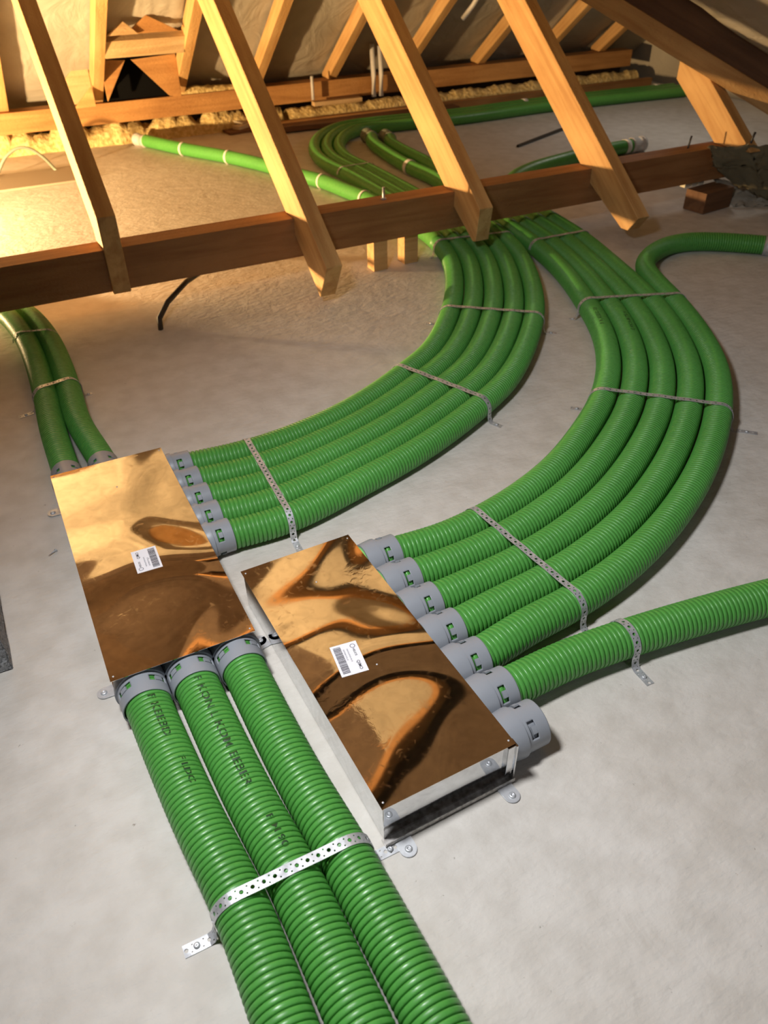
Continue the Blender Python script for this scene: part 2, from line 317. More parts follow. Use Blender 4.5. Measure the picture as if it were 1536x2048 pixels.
rod('iron_spike', (3.69, 3.04, .33), .06, .006, M['black'], (.006, -.01), 'dark spike in the foot of the rightmost lit rafter', 'nail', False)

# rear rafters, ridge, plate
xs = [.345, .965, 1.545, 2.13, 2.75, 3.40, 4.12, 4.75, 5.40]
rb = lambda Y: .27 + SL*(6.3-Y)
names = ['at the left edge', 'left of the framed opening', 'right of the framed opening', 'behind the second bare rafter', 'left of the two upright conduits', 'behind the third bare rafter', 'between third and fourth bare rafters', 'behind the fourth bare rafter', 'short, next to the end wall']
for x, l in zip(xs, names):
    o = prism('rear_rafter', [(6.42, rb(6.42)+.02), (6.42, zr(6.42)-.022), (4.78, zr(4.78)-.022), (4.78, rb(4.78))], x, x+.07, M['rafter'], slope=-SL)
    tag(o, 'rear roof rafter standing on the wall plate, '+l, 'rafter', 'rear rafters')
o = bar('ridge_board', (-3, 4.765, 1.55), (4, 4.765, 1.55), .03, .22, M['rafter']); tag(o, 'ridge board joining the bare rafters to the rear rafters above the view', 'board')
o = bar('wall_plate', (-2.5, 6.33, .215), (5.75, 6.33, .215), .14, .13, M['plate']); tag(o, 'long brown wall plate under the feet of the rear rafters', 'beam')
o = bar('joist_board', (2.2, 6.13, .03), (5.9, 6.13, .03), .05, .06, M['plate']); tag(o, 'low dusty board along the floor edge behind the far green duct', 'board')
o = bar('tie_post', (3.97, 6.20, .0), (3.97, 6.20, .20), .04, .05, M['plate']); tag(o, 'small upright batten between wall plate and floor edge board', 'batten')
# framed opening with loose boards
o = bar('trimmer', (1.035, 5.87, .655), (1.545, 5.87, .655), .05, .125, M['board']); o.matrix_world = o.matrix_world @ Matrix.Rotation(R(37), 4, 'X'); tag(o, 'short timber trimmer fixed between two rear rafters over the dark opening', 'board')
def poly(name, pts, th, m, label, cat='board'):
    """flat board with an outline in an upright X-Z plane"""
    n = len(pts); V = [(x, y, z) for x, y, z in pts]+[(x, y+th, z) for x, y, z in pts]
    F = [tuple(range(n)), tuple(range(n, 2*n))[::-1]]+[(i, (i+1) % n, n+(i+1) % n, n+i) for i in range(n)]
    bm = bmesh.new(); bm.from_mesh(mesh(name, V, F)); bmesh.ops.recalc_face_normals(bm, faces=bm.faces[:]); bmesh.ops.bevel(bm, geom=bm.edges[:], offset=.0015, segments=1, affect='EDGES')
    o = link(name, bm_to(bm, name), m); tag(o, label, cat); return o
poly('brace_board', [(1.037, 6.12, .56), (1.20, 6.12, .545), (1.037, 6.12, .31)], .02, M['plate'], 'dark triangular board at the left side of the dark opening')
poly('brace_board', [(1.24, 6.12, .545), (1.543, 6.12, .56), (1.543, 6.12, .29), (1.46, 6.12, .31)], .02, M['plate'], 'slanting board closing the right side of the dark opening')
poly('brace_board', [(.79, 6.20, .442), (.962, 6.20, .60), (.962, 6.20, .30), (.80, 6.20, .30)], .028, M['board'], 'wide slanting brace between wall plate and rear rafter, left of the opening')
poly('brace_board', [(.815, 6.14, .285), (.955, 6.14, .41), (.955, 6.14, .285)], .025, M['rafter'], 'small lit triangular offcut at the foot of the rear rafter')
poly('board_offcut', [(1.04, 5.74, .728), (1.155, 5.74, .80), (1.24, 5.74, .728)], .02, M['board'], 'smaller peaked board offcut resting on the trimmer, left one')
poly('board_offcut', [(1.16, 5.765, .728), (1.31, 5.765, .822), (1.50, 5.765, .728)], .02, M['plate'], 'larger peaked board offcut resting on the trimmer, right one')
# mineral wool tucked under the plate
def wool(name, a, c, w, h, seed, label, steps=160, amp=1.0):
    rn = random.Random(seed); a, c = Vector(a), Vector(c); V = []; F = []; ns = 9; d = (c-a).normalized(); s = d.cross(Vector((0, 0, 1)))
    ph = [rn.uniform(0, 6) for _ in range(6)]
    for i in range(steps+1):
        p = a.lerp(c, i/steps); L_ = (c-a).length*i/steps
        k1 = .82+amp*(.14*math.sin(L_*17+ph[0])+.12*math.sin(L_*41+ph[1])*math.sin(L_*7+ph[2])+.06*rn.uniform(-1, 1))
        for j in range(ns):
            t = math.pi*j/(ns-1); V.append(p + s*math.cos(t)*w*(.8+.3*k1+.08*amp*rn.uniform(-1, 1)) + Vector((0, 0, 1))*max(0, math.sin(t))*h*k1*(1+.15*amp*rn.uniform(-1, 1)))
    F = [(i*ns+j, i*ns+j+1, (i+1)*ns+j+1, (i+1)*ns+j) for i in range(steps) for j in range(ns-1)]
    o = link(name, mesh(name, V, F, True), M['wool']); tag(o, label, 'insulation', kind='stuff'); return o
wool('mineral_wool', (-1.5, 6.47, 0), (2.35, 6.38, 0), .10, .155, 1, 'lumpy yellow mineral wool stuffed along the floor under the left wall plate')
wool('mineral_wool', (2.36, 6.26, 0), (5.8, 6.25, 0), .085, .14, 2, 'long dusty mineral wool strip under the right part of the wall plate', 150, .35)
wool('mineral_wool', (1.5, 6.33, .275), (2.1, 6.33, .275), .05, .05, 5, 'yellow wool tuft on the wall plate right of the opening', 24)
o = poly('shade_backing', [(1.04, 6.30, .285), (1.545, 6.30, .285), (1.545, 6.30, .53), (1.04, 6.30, .53)], .005, M['hole'], 'added black felt seen inside the triangular opening', 'backing')  # black sheet added behind the gap to paint its inner darkness
# planks and offcuts on the floor near the wall plate
o = bar('floor_plank', (1.86, 6.24, .012), (2.13, 6.28, .012), .16, .02, M['darkwood']); tag(o, 'dark board scrap lying flat in front of the mineral wool', 'board')
o = bar('floor_plank', (1.94, 6.22, .035), (2.10, 6.32, .035), .07, .024, M['pale']); tag(o, 'pale short offcut lying on the dark board scrap', 'board')
o = bar('floor_plank', (1.83, 6.50, .10), (2.02, 6.26, .05), .05, .016, M['pale']); tag(o, 'pale narrow slat leaning over the mineral wool', 'board')
o = bar('floor_plank', (2.2, 6.06, .03), (3.75, 6.02, .03), .12, .04, M['darkwood']); tag(o, 'long dark strip lying at the floor edge behind the green ducts', 'board')  # dark flat strip set along the floor edge
o = bar('floor_plank', (2.55, 6.16, .15), (2.95, 6.15, .15), .06, .03, M['board']); tag(o, 'short pale board lying on the mineral wool in front of the wall plate', 'board')
# conduits
for x, y, h, l in ((3.08, 6.18, .36, 'left cream upright conduit by the wall plate'), (3.145, 6.18, .345, 'right grey upright conduit by the wall plate')):
    e = tube('conduit', [(x, y, .15), (x, y, .3), (x-.01, y, .15+h)], .019, 16, M['conduit']); tag(e, l, 'pipe', 'upright conduits')
e = tube('conduit', [(2.57, 6.2, .17), (2.57, 6.2, .27), (2.57, 6.2, .33)], .012, 12, M['conduit']); tag(e, 'small thin conduit stub left of the upright pair', 'pipe')
e = tube('conduit', [(3.45, 5.2, .95), (3.40, 5.3, .8), (3.36, 5.36, .72)], .016, 12, M['conduit']); tag(e, 'pale tube standing for gap light in the rear slope at the top edge', 'pipe')  # light through a roof gap, built as a pale tube
# valley timbers, jack rafters
va = Vector((2.55, 4.28, 0)); vb = Vector((4.30, 2.83, 0)); va.z = zt(va.y); vb.z = zt(vb.y)+.0
def vz(p, dz): return (p.x, p.y, p.z+dz)
vd = Vector((3.91-3.10, 3.153-3.819, .429-.939)); v0 = Vector((3.10, 3.819, .939)); pa = v0-vd*1.0; pb = v0+vd*1.75
o = bar('valley_board', pa+Vector((0, 0, .055)), pb+Vector((0, 0, .055)), .05, .095, M['rafter']); tag(o, 'amber diagonal valley board running down to the right over the last rafter', 'board')
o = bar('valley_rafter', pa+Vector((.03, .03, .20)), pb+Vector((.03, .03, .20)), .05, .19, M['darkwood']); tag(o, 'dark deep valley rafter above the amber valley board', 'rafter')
for y, xe, l in ((3.45, 2.5, 'rafter under the wing roof nearest the bare rafters, above the view'), (2.35, 4.2, 'rafter under the wing roof above the curved ducts, above the view')):
    o = bar('jack_rafter', (.52, y, zs(.52)-.10), (xe, y, zs(xe)-.10), .06, .14, M['plate']); tag(o, l, 'rafter', 'wing roof rafters')
# hanging membrane flaps and bits at the right eave
def drape(name, grid, m, label, th=.003, cat='membrane'):
    nu, nv = len(grid[0]), len(grid); G = np.array(grid, float); n = 22; V = []
    rn = np.random.default_rng(len(label))
    for j in range(n+1):
        for i in range(n+1):
            u = i/n*(nu-1); v = j/n*(nv-1); iu, iv = min(int(u), nu-2), min(int(v), nv-2); fu, fv = u-iu, v-iv
            fu2, fv2 = fu*fu*(3-2*fu), fv*fv*(3-2*fv)
            q = (G[iv][iu]*(1-fu2)+G[iv][iu+1]*fu2)*(1-fv2)+(G[iv+1][iu]*(1-fu2)+G[iv+1][iu+1]*fu2)*fv2
            V.append(q+rn.normal(0, .004, 3)+np.array([0, 0, .012*math.sin(9*u+3*v)])*(0 < j < n))
    F = [(j*(n+1)+i, j*(n+1)+i+1, (j+1)*(n+1)+i+1, (j+1)*(n+1)+i) for j in range(n) for i in range(n)]
    for v in V: v[2] = max(v[2], .004)
    o = link(name, mesh(name, V, F, True), m); tag(o, label, cat)
    s = o.modifiers.new('th', 'SOLIDIFY'); s.thickness = th; return o
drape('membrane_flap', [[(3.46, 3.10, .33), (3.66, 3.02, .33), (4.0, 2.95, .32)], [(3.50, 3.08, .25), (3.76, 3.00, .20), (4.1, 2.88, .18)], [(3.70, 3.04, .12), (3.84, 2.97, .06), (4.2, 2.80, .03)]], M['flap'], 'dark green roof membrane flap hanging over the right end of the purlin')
drape('crumpled_sheet', [[(3.66, 3.22, .13), (3.85, 3.14, .10), (4.2, 2.98, .10)], [(3.70, 3.14, .05), (3.86, 3.05, .06), (4.2, 2.90, .05)], [(3.72, 3.06, .01), (3.85, 2.99, .012), (4.2, 2.80, .01)]], M['membrane'], 'crumpled pale membrane sheet lying on the floor under the dark flap', cat='sheet')
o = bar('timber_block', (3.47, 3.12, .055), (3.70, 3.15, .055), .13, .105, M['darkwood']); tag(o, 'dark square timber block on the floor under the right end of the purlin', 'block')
for i, x in enumerate((3.45, 3.50, 3.55)):
    V = [(x, 3.20, .105), (x+.04, 3.20, .108), (x+.04, 3.24, .108), (x, 3.24, .105)]
    o = link('foam_piece', box_me('foam_piece', (x, 3.19, .109), (x+.038, 3.23, .134), .006), M['foam']); tag(o, ['leftmost', 'middle', 'rightmost'][i]+' of three small bright foam pieces between block and purlin', 'foam', 'foam pieces on the block')

# thin things on the floor
e = tube('black_cable', [(.535, 3.03, -.01), (.545, 3.06, .035), (.60, 3.12, .07), (.72, 3.26, .085), (.86, 3.40, .08), (1.02, 3.52, .06), (1.15, 3.62, .01)], .011, 14, M['black']); tag(e, 'thick black cable coming out of the floor and passing under the purlin', 'cable')
e = tube('black_rod', [(3.488, 4.783, .008), (3.7, 4.876, .01), (4.05, 5.03, .012), (4.35, 5.16, .012)], .011, 10, M['black']); tag(e, 'straight dark rod lying on the floor behind the fourth rafter', 'rod')
wp = [(.19, 5.75, .008), (.225, 5.75, .05), (.28, 5.75, .12), (.37, 5.75, .168), (.44, 5.75, .155), (.51, 5.75, .09), (.56, 5.75, .012)]
e = tube('grey_cable', np.column_stack([smooth_path(np.array(wp), .02)[0]]), .010, 10, M['cable']); tag(e, 'grey cable arching up from the floor at the left edge', 'cable')
o = bar('grey_rectangle', (-.6, 5.62, .008), (.66, 5.62, .008), .38, .014, mat('grey_rectangle_tone', (.30, .24, .17), .7)[0]); tag(o, 'flat grey brown panel lying on the bright floor at the left edge', 'rectangle')  # thin flat shape, darker grey brown than the floor around it
# rough block at the left edge
bm = bmesh.new(); bx(bm, (-.62, 1.425, 0), (-.212, 1.85, .11), .004); bmesh.ops.subdivide_edges(bm, edges=bm.edges[:], cuts=5, use_grid_fill=True)
for v in bm.verts: v.co += Vector((random.uniform(-1, 1), random.uniform(-1, 1), random.uniform(-1, 1) if v.co.z > .01 else 0))*.0018
o = link('concrete_block', bm_to(bm, 'concrete_block'), M['pumice']); tag(o, 'rough grey porous building block at the left edge on the floor', 'block')
# ------------------------------------------------------------------ green corrugated ducts
PITCH_D = .0115
def duct(path, r, label, group, far=1e9, print_txt=None, name='green_duct', cap=None):
    """corrugated tube lying on the floor; beyond Y=far it is modelled with plain walls"""
    P, Ln = smooth_path([tuple(q) for q in path], .004); s = np.r_[0, np.cumsum(np.linalg.norm(np.diff(P, axis=0), axis=1))]
    yy = P[:, 1]; i_far = np.argmax(yy > far) if (yy > far).any() else len(P)-1
    if yy[0] > far: i_far = 0
    sf = s[i_far] if i_far < len(P)-1 else s[-1]
    prof = [(0, -.0056), (.10, -.0056), (.15, -.0018), (.24, -.0004), (.45, 0), (.78, -.0004), (.92, -.0012), (.965, -.0030)]
    st = []; n = int(sf/PITCH_D)
    for i in range(n):
        for f, d in prof: st.append(((i+f)*PITCH_D, d))
    x = n*PITCH_D
    while x < s[-1]: st.append((x, 0)); x += .03
    st.append((s[-1], 0)); st = np.array(st); S = st[:, 0]; rad = r+st[:, 1]
    X = np.interp(S, s, P[:, 0]); Y = np.interp(S, s, P[:, 1]); T = np.gradient(P, s, axis=0); T /= np.linalg.norm(T, axis=1)[:, None]
    tx = np.interp(S, s, T[:, 0]); ty = np.interp(S, s, T[:, 1]); nx, ny = -ty, tx
    seg = 32; a = np.arange(seg)*2*math.pi/seg; ca, sa = np.cos(a), np.sin(a)
    V = np.empty((len(S), seg, 3)); V[:, :, 0] = X[:, None]+nx[:, None]*rad[:, None]*ca; V[:, :, 1] = Y[:, None]+ny[:, None]*rad[:, None]*ca
    V[:, :, 2] = r+.001+rad[:, None]*sa
    i = np.arange(len(S)-1)[:, None]*seg; kk = np.arange(seg)[None]; k2 = (kk+1) % seg
    Q = np.stack([i+kk, i+seg+kk, i+seg+k2, i+k2], -1).reshape(-1, 4)
    o = link(name, npmesh(name, V.reshape(-1, 3), Q), M['green']); tag(o, label, 'duct', group)
    if print_txt:
        for txt, s0, h, ang in print_txt: duct_print(o, txt, s0, h, ang, P, s, r)
    return o
def text_mesh(txt, size, bold=0.0):
    cu = bpy.data.curves.new('t', 'FONT'); cu.body = txt; cu.size = size; cu.resolution_u = 2; cu.offset = bold
    o = bpy.data.objects.new('t', cu); C.objects.link(o); dg = bpy.context.evaluated_depsgraph_get()
    me = bpy.data.meshes.new_from_object(o.evaluated_get(dg)); bpy.data.objects.remove(o); return me
def duct_print(parent, txt, s0, h, ang, P, s, r):
    me = text_mesh(txt, h*1.4, .0004); bm = bmesh.new(); bm.from_mesh(me)
    for v in bm.verts: v.co.x = v.co.x*1.5 + s0
    mx = max(v.co.x for v in bm.verts); k0 = int(s0/PITCH_D)
    for i in range(k0, int(mx/PITCH_D)+2):
        for f in (.16, .34, .8, .97):
            g = bm.verts[:]+bm.edges[:]+bm.faces[:]; bmesh.ops.bisect_plane(bm, geom=g, plane_co=((i+f)*PITCH_D, 0, 0), plane_no=(1, 0, 0))
    dele = [f for f in bm.faces if not .16 <= (f.calc_center_median().x/PITCH_D) % 1 <= .97]
    bmesh.ops.delete(bm, geom=dele, context='FACES')
    px, pf = [0, .10, .15, .24, .45, .78, .92, .965, 1.0], [-.0056, -.0056, -.0018, -.0004, 0, -.0004, -.0012, -.0030, -.0056]
    T = np.gradient(P, s, axis=0)
    for v in bm.verts:
        S = v.co.x; y = v.co.y-h/2; X = np.interp(S, s, P[:, 0]); Y = np.interp(S, s, P[:, 1]); t = np.array([np.interp(S, s, T[:, 0]), np.interp(S, s, T[:, 1])]); t /= np.linalg.norm(t)
        a = ang - y/r; rd = r+.0005+np.interp((S/PITCH_D) % 1, px, pf)
        v.co = (X-t[1]*rd*math.cos(a), Y+t[0]*rd*math.cos(a), r+.001+rd*math.sin(a))
    me2 = bm_to(bm, 'printed_marking'); o = link('printed_marking', me2, M['ink'], parent); o['label'] = 'black printed lettering'
rA, rB, rE, rF, rC = .0405, .043, .0465, .040, .0435
PA, PB, PB4, PE, PF = (PATHS[k] for k in ('A', 'B', 'B4', 'E', 'F'))
P2s, _ = smooth_path([(2.085, 4.05)]+[tuple(q) for q in PATHS['P2'][1:]], .05)
def offs(P, d):
    T = np.gradient(P, axis=0); T /= np.linalg.norm(T, axis=1)[:, None]; return np.column_stack([P[:, 0]+T[:, 1]*d, P[:, 1]-T[:, 0]*d])
ordn = ['innermost', 'second innermost', 'middle', 'second outermost', 'outermost']
for k in range(5):
    path = [tuple(q) for q in PA[k]]
    path.insert(0, (path[0][0]-.03, path[0][1]))
    if k == 0: path = path[:-1] + [(1.985, 3.45)] + [tuple(q) for q in reversed(PATHS['P1'])]
    elif k == 4: path += [(2.325, 3.60), (2.33, 3.80)]
    else:
        path = path + [tuple(q) for q in offs(P2s, .0835*(k-1))[::3]]
    duct(path, rA, ordn[k]+' green duct of the left curved bundle' + (', running straight on behind the purlin' if k == 0 else ', ending hidden behind the purlin' if k == 4 else ', turning right behind the purlin'), 'ducts of the left curved bundle', far=3.25)
# right bundle: four ducts come from under the purlin, the outermost bends off to the right wall
for k in range(5):
    path = [(.64, PB[k][0][1])]+[tuple(q) for q in PB[k]]; pt = None
    if k < 4: path += [(q[0]+(.016 if i == 2 else 0), q[1]) for i, q in enumerate(PB4[k])]
    if k == 0: path += [(2.45, 3.8)] + [tuple(q) for q in PATHS['Q1'][:4]] + [(2.65, 5.36)]
    if k == 1: path += [(2.535, 3.8)] + [tuple(q) for q in PATHS['Q2'][:4]] + [(2.74, 5.26)]
    if k == 2: path += [(2.60, 3.60), (2.63, 3.78)]
    if k == 3: path += [(2.70, 3.70), (2.88, 3.98)] + [tuple(q) for q in PATHS['R']]
    if k == 4: path += [tuple(q) for q in PATHS['D'][0:]]
    tail = ['with a wide pale clip beyond the purlin', 'ending open beyond the purlin', 'ending hidden behind the purlin', 'bending right behind the purlin', 'U-turning to the right edge'][k]
    if k == 0: pt = [('F K EEBD 75', 1.62, .014, R(78))]
    if k == 1: pt = [('E KONB 75 K', 1.66, .014, R(100))]
    duct(path, rB, ordn[k]+' green duct of the right curved bundle, '+tail, 'ducts of the right curved bundle', far=3.25, print_txt=pt)
duct([(.64, .838)]+[(.70, .838)]+[tuple(q) for q in PATHS['C'][1:]], rC, 'single green duct running apart from the right manifold to the right edge', None)
el = ['leftmost of the three thick green ducts running to the bottom', 'middle of the three thick green ducts at the bottom, with long black lettering', 'rightmost of the three thick green ducts running to the bottom, without lettering']
for k in range(3):
    path = [(PE[k][0][0], 1.21)]+[tuple(q) for q in PE[k]]; path.append((path[-1][0], .05))
    pt = {0: [('F KEEBD', .082, .015, R(78)), ('F LDC', .25, .012, R(70))], 1: [('F KON L KOM EEBER', .080, .015, R(86)), ('F M 90', .44, .012, R(80))], 2: None}[k]
    duct(path, rE, el[k], 'ducts leaving the front of the left manifold', print_txt=pt)
for k, l in ((0, 'left'), (1, 'right')):
    path = [(PF[k][0][0], 2.05)]+[tuple(q) for q in PF[k]]; path[-1] = (path[-1][0]-.02, path[-1][1]); path.append((path[-1][0]-.16, path[-1][1]+.30))
    duct(path, rF, l+' one of two green ducts from the left box back under the purlin', 'ducts behind the left manifold')

# ------------------------------------------------------------------ manifolds
def connector(box, M4, ln, rp, capped=False, tone='grey'):
    """bayonet connector; local +X points away from the box, z=0 at the tube axis"""
    c = bpy.data.objects.new('duct_connector', None)
    k = (rp)/.043; a, bd = ln-.052, ln; r0 = rp+.0045
    # body: closed grid with four bayonet windows
    nx = 34; seg = 96; prof = []
    xsn = list(np.linspace(a, bd, nx)); V = []; F = []
    for x in xsn:
        rr = r0 - .0004*(x-a)/(bd-a)
        for q in range(seg): t = 2*math.pi*q/seg; V.append((x, rr*math.cos(t), rr*math.sin(t)))
    for i in range(nx-1):
        for q in range(seg):
            ang = (q+.5) % 24; w = abs(ang-12) < 5.6 and 6 <= i <= 15
            if not w: F.append((i*seg+q, i*seg+(q+1) % seg, (i+1)*seg+(q+1) % seg, (i+1)*seg+q))
    me = mesh('duct_connector', V, F, True); o = link('duct_connector', me, M[tone], box); o.matrix_local = M4
    s = o.modifiers.new('t', 'SOLIDIFY'); s.thickness = .003; s.offset = -1
    bvl = [(.007, rp*.92), (.007, r0+.001), (a-.006 if a > .016 else a-.001, r0+.0045), (a, r0+.0042), (a, r0)]
    V, Q = lathe(bvl, 64); f = link('connector_flange', mesh('connector_flange', V, Q, True), M[tone], o); f.data.shade_smooth()
    es = f.modifiers.new('e', 'EDGE_SPLIT'); es.split_angle = R(35)
    V, Q = lathe([(.0, rp*.90), (.001, rp+.001), (.0065, rp+.001), (.0075, rp*.90)], 48); g = link('seal_ring', mesh('seal_ring', V, Q, True), M['ring'], o); g['label'] = 'light green seal ring'
    for q in range(4):
        V = []; t0 = R(45+90*q); x0, x1 = a+.0135, a+.0245
        for rr in (r0-.003, r0+.0008):
            for i in range(7):
                t = t0+R(-9+18*i/6); V += [(x0, rr*math.cos(t), rr*math.sin(t)), (x1, rr*math.cos(t), rr*math.sin(t))]
        F = []
        for b_ in (0, 14): F += [(b_+2*i, b_+2*i+1, b_+2*i+3, b_+2*i+2) for i in range(6)]
        F += [(2*i, 2*i+2, 14+2*i+2, 14+2*i) for i in range(6)]+[(2*i+1, 2*i+3, 14+2*i+3, 14+2*i+1) for i in range(6)]+[(0, 1, 15, 14), (12, 13, 27, 26)]
        link('latch', mesh('latch', V, F), M[tone], o)
    if capped:
        V, Q = lathe([(bd-.001, 0), (bd-.001, r0-.004), (bd-.003, r0-.001)], 48); link('end_cap', mesh('end_cap', V, Q), M[tone], o)
        V, Q = lathe([(a, rp-.002), (bd, rp-.002)], 48); link('inner_sleeve', mesh('inner_sleeve', V, Q, True), M[tone], o)
    bpy.data.objects.remove(c); return o
def lug(box, x, y, ang):
    e = link('mounting_lug', None, None, box) if False else None
    bm = bmesh.new(); pts = [(-.016, 0), (.016, 0)] + [(.016*math.cos(t), .026+.016*math.sin(t)) for t in np.linspace(0, math.pi, 13)]
    vs = [bm.verts.new((px, py, .0012)) for px, py in pts]; f = bm.faces.new(vs); r_ = bmesh.ops.extrude_face_region(bm, geom=[f])
    for v in r_['geom']:
        if isinstance(v, bmesh.types.BMVert): v.co.z += .0022
    bmesh.ops.recalc_face_normals(bm, faces=bm.faces[:]); bmesh.ops.bevel(bm, geom=bm.edges[:], offset=.0007, segments=2, affect='EDGES')
    o = link('mounting_lug', bm_to(bm, 'mounting_lug'), M['zinc'], box); o.location = (x, y, 0); o.rotation_euler = (0, 0, ang)
    V, Q = lathe([(.003, .007), (.0045, .007), (.0065, .0045), (.0065, .0025), (.005, .0022), (.005, 0)], 20)
    s = link('screw', mesh('screw', [(v[1], v[2]+.027, v[0]) for v in V], Q, True), M['zinc'], o)
def manifold(loc, rz, W, L, H, inset_front, label, flange=True):
    """sheet metal box, origin at its front left corner"""
    b = empty('distribution_box', loc, rz); tag(b, label, 'distribution box')
    bm = bmesh.new(); bx(bm, (.004, inset_front, .0015), (W-.004, L-.006, H-.002), .0015); link('casing', bm_to(bm, 'casing'), M['casing'], b)
    n = 48; V = []; F = []; rn = random.Random(int(L*1000))
    ny = int(n*L/W)
    for z in (H+.0008, H-.0005):
        for j in range(ny+1):
            for i in range(n+1):
                V.append((W*i/n, L*j/ny, z))
    st = (n+1)*(ny+1)
    F = [(j*(n+1)+i, j*(n+1)+i+1, (j+1)*(n+1)+i+1, (j+1)*(n+1)+i) for j in range(ny) for i in range(n)]
    F += [tuple(st+q for q in f[::-1]) for f in F[:]]
    edge = [i for i in range(n+1)] + [(j+1)*(n+1)-1 for j in range(1, ny+1)] + [ny*(n+1)+i for i in range(n-1, -1, -1)] + [j*(n+1) for j in range(ny-1, 0, -1)]
    F += [(edge[(q+1) % len(edge)], edge[q], st+edge[q], st+edge[(q+1) % len(edge)]) for q in range(len(edge))]
    link('lid', mesh('lid', V, F), M['lid'], b)
    for x, y in ((.008, .012), (W-.008, .012), (.008, L-.012), (W-.008, L-.012), (W*.5, L*.83), (W*.52, L*.42)):
        bm = bmesh.new(); bmesh.ops.create_uvsphere(bm, u_segments=12, v_segments=6, radius=.0022, matrix=Matrix.Diagonal((1, 1, .5, 1)))
        link('rivet', bm_to(bm, 'rivet', True), M['zinc'], b).location = (x, y, H+.001)
    return b
H1 = .105
b1 = manifold((-.026, 1.183, 0), R(-.5), .306, .815, H1, .045, 'left metal distribution box with brown mirror lid, three thick ducts at its front')
b2 = manifold((.328, .678, 0), R(1.1), .280, .698, H1, .004, 'right metal distribution box with rippled golden lid and seven side connectors')
bm = bmesh.new(); bx(bm, (.0, -.012, .0012), (.280, .006, .004), .0005); bx(bm, (.0, -.012, .0012), (.280, -.0105, .013), .0005)
link('bottom_rail', bm_to(bm, 'bottom_rail'), M['rail'], b2)
bm = bmesh.new(); bx(bm, (.262, -.003, .02), (.280, .005, H1-.002), .001); bx(bm, (.2785, -.006, .0), (.2825, .014, H1-.001), .0008); link('corner_seam', bm_to(bm, 'corner_seam'), M['casing'], b2)
bm = bmesh.new(); bx(bm, (.0, .05, .001), (.0035, .80, .012), .0005); bx(bm, (.302, .05, .001), (.306, .80, .012), .0005); link('bottom_rail', bm_to(bm, 'bottom_rail'), M['casing'], b1)
lug(b2, .255, -.008, R(185)); lug(b2, .034, -.006, R(180)); lug(b1, .006, .075, R(90)); lug(b1, .004, .79, R(90)); lug(b2, .002, .56, R(100)); lug(b1, .302, .06, R(-80))
bpy.context.view_layer.update()
def conn_at(box, p, ang, ln, rp, **kw):
    Mx = Matrix.Translation(p) @ Matrix.Rotation(ang, 4, 'Z'); connector(box, box.matrix_world.inverted() @ Mx, ln, rp, **kw)
for k in range(5): conn_at(b1, (.279, PA[k][0][1], rA+.002), 0, .078, rA)
for k in range(5): conn_at(b2, (.602, PB[k][0][1], rB+.002), R(1), .098, rB)
conn_at(b2, (.604, .838, rB+.002), R(1), .098, rC); conn_at(b2, (.605, .740, rB+.002), R(1), .098, rC, capped=True)
for k in range(3): conn_at(b1, (PE[k][0][0], 1.228, rE+.001), R(-90), .092, rE)
for k in range(2): conn_at(b1, (PF[k][0][0], 1.990, rF+.001), R(90), .105, rF)
# paper labels
def sticker(box, quad, flip, lines, title, logo, z):
    q = [Vector((*p, z)) for p in quad]; inv = box.matrix_world.inverted(); ctr = sum(q, Vector())/4
    ax = (q[2]-q[1]).normalized(); ay = (q[1]-q[0]).normalized()      # reading direction towards the camera, line tops to the right
    if flip: ax, ay = -ax, -ay
    ax = (ax - ay*ax.dot(ay)).normalized(); az = ax.cross(ay); 
    w = (q[2]-q[1]).length; h = (q[1]-q[0]).length
    Mx = Matrix((ax, ay, az)).transposed().to_4x4(); Mx.translation = ctr
    o = link('barcode_label', box_me('barcode_label', (-w/2, -h/2, 0), (w/2, h/2, .0004)), M['white'], box); o.matrix_local = inv @ Mx; o['label'] = 'white paper label with barcode'
    bm = bmesh.new(); rn = random.Random(4); x = -w/2+.006
    while x < w/2-.007:
        bw = rn.choice((.0006, .0008, .0013, .0018)); bx(bm, (x, -h/2+.005, .0004), (x+bw, -h/2+.021, .0006)); x += bw+rn.choice((.0006, .0008, .0013))
    link('barcode', bm_to(bm, 'barcode'), M['lblack'], o)
    def tx(t, size, x, y, m):
        me = text_mesh(t, size, .00008); g = link('label_text', me, m, o); g.location = (x, y, .0006)
    for i, t in enumerate(lines): tx(t, .0042, -w/2+.016, h/2-.026-.0075*i, M['lgrey'])
    tx(title, .0066, -w/2+.019, h/2-.0135, M['lblack']); tx('QIMO', .0098, w/2-.033, h/2-.016, M['lblack'])
    V, Q = lathe([(0, .0042), (0, .0058)], 24); g = link('label_ring_mark', mesh('label_ring_mark', [(v[1], v[2], 0) for v in V], Q), M['lgrey'], o); g.location = (-w/2+.012, h/2-.011, .0007)
sticker(b1, [(.104, 1.565), (.163, 1.563), (.157, 1.479), (.098, 1.485)], True, ['VENTILATION 90-75', 'DISTRIBUTOR 10'], 'HELIOS', True, H1+.0012)
sticker(b2, [(.402, 1.060), (.459, 1.053), (.446, .968), (.388, .976)], False, ['VENTILATION 90-75', 'DISTRIBUTOR 07'], 'HELIOS', True, H1+.0012)

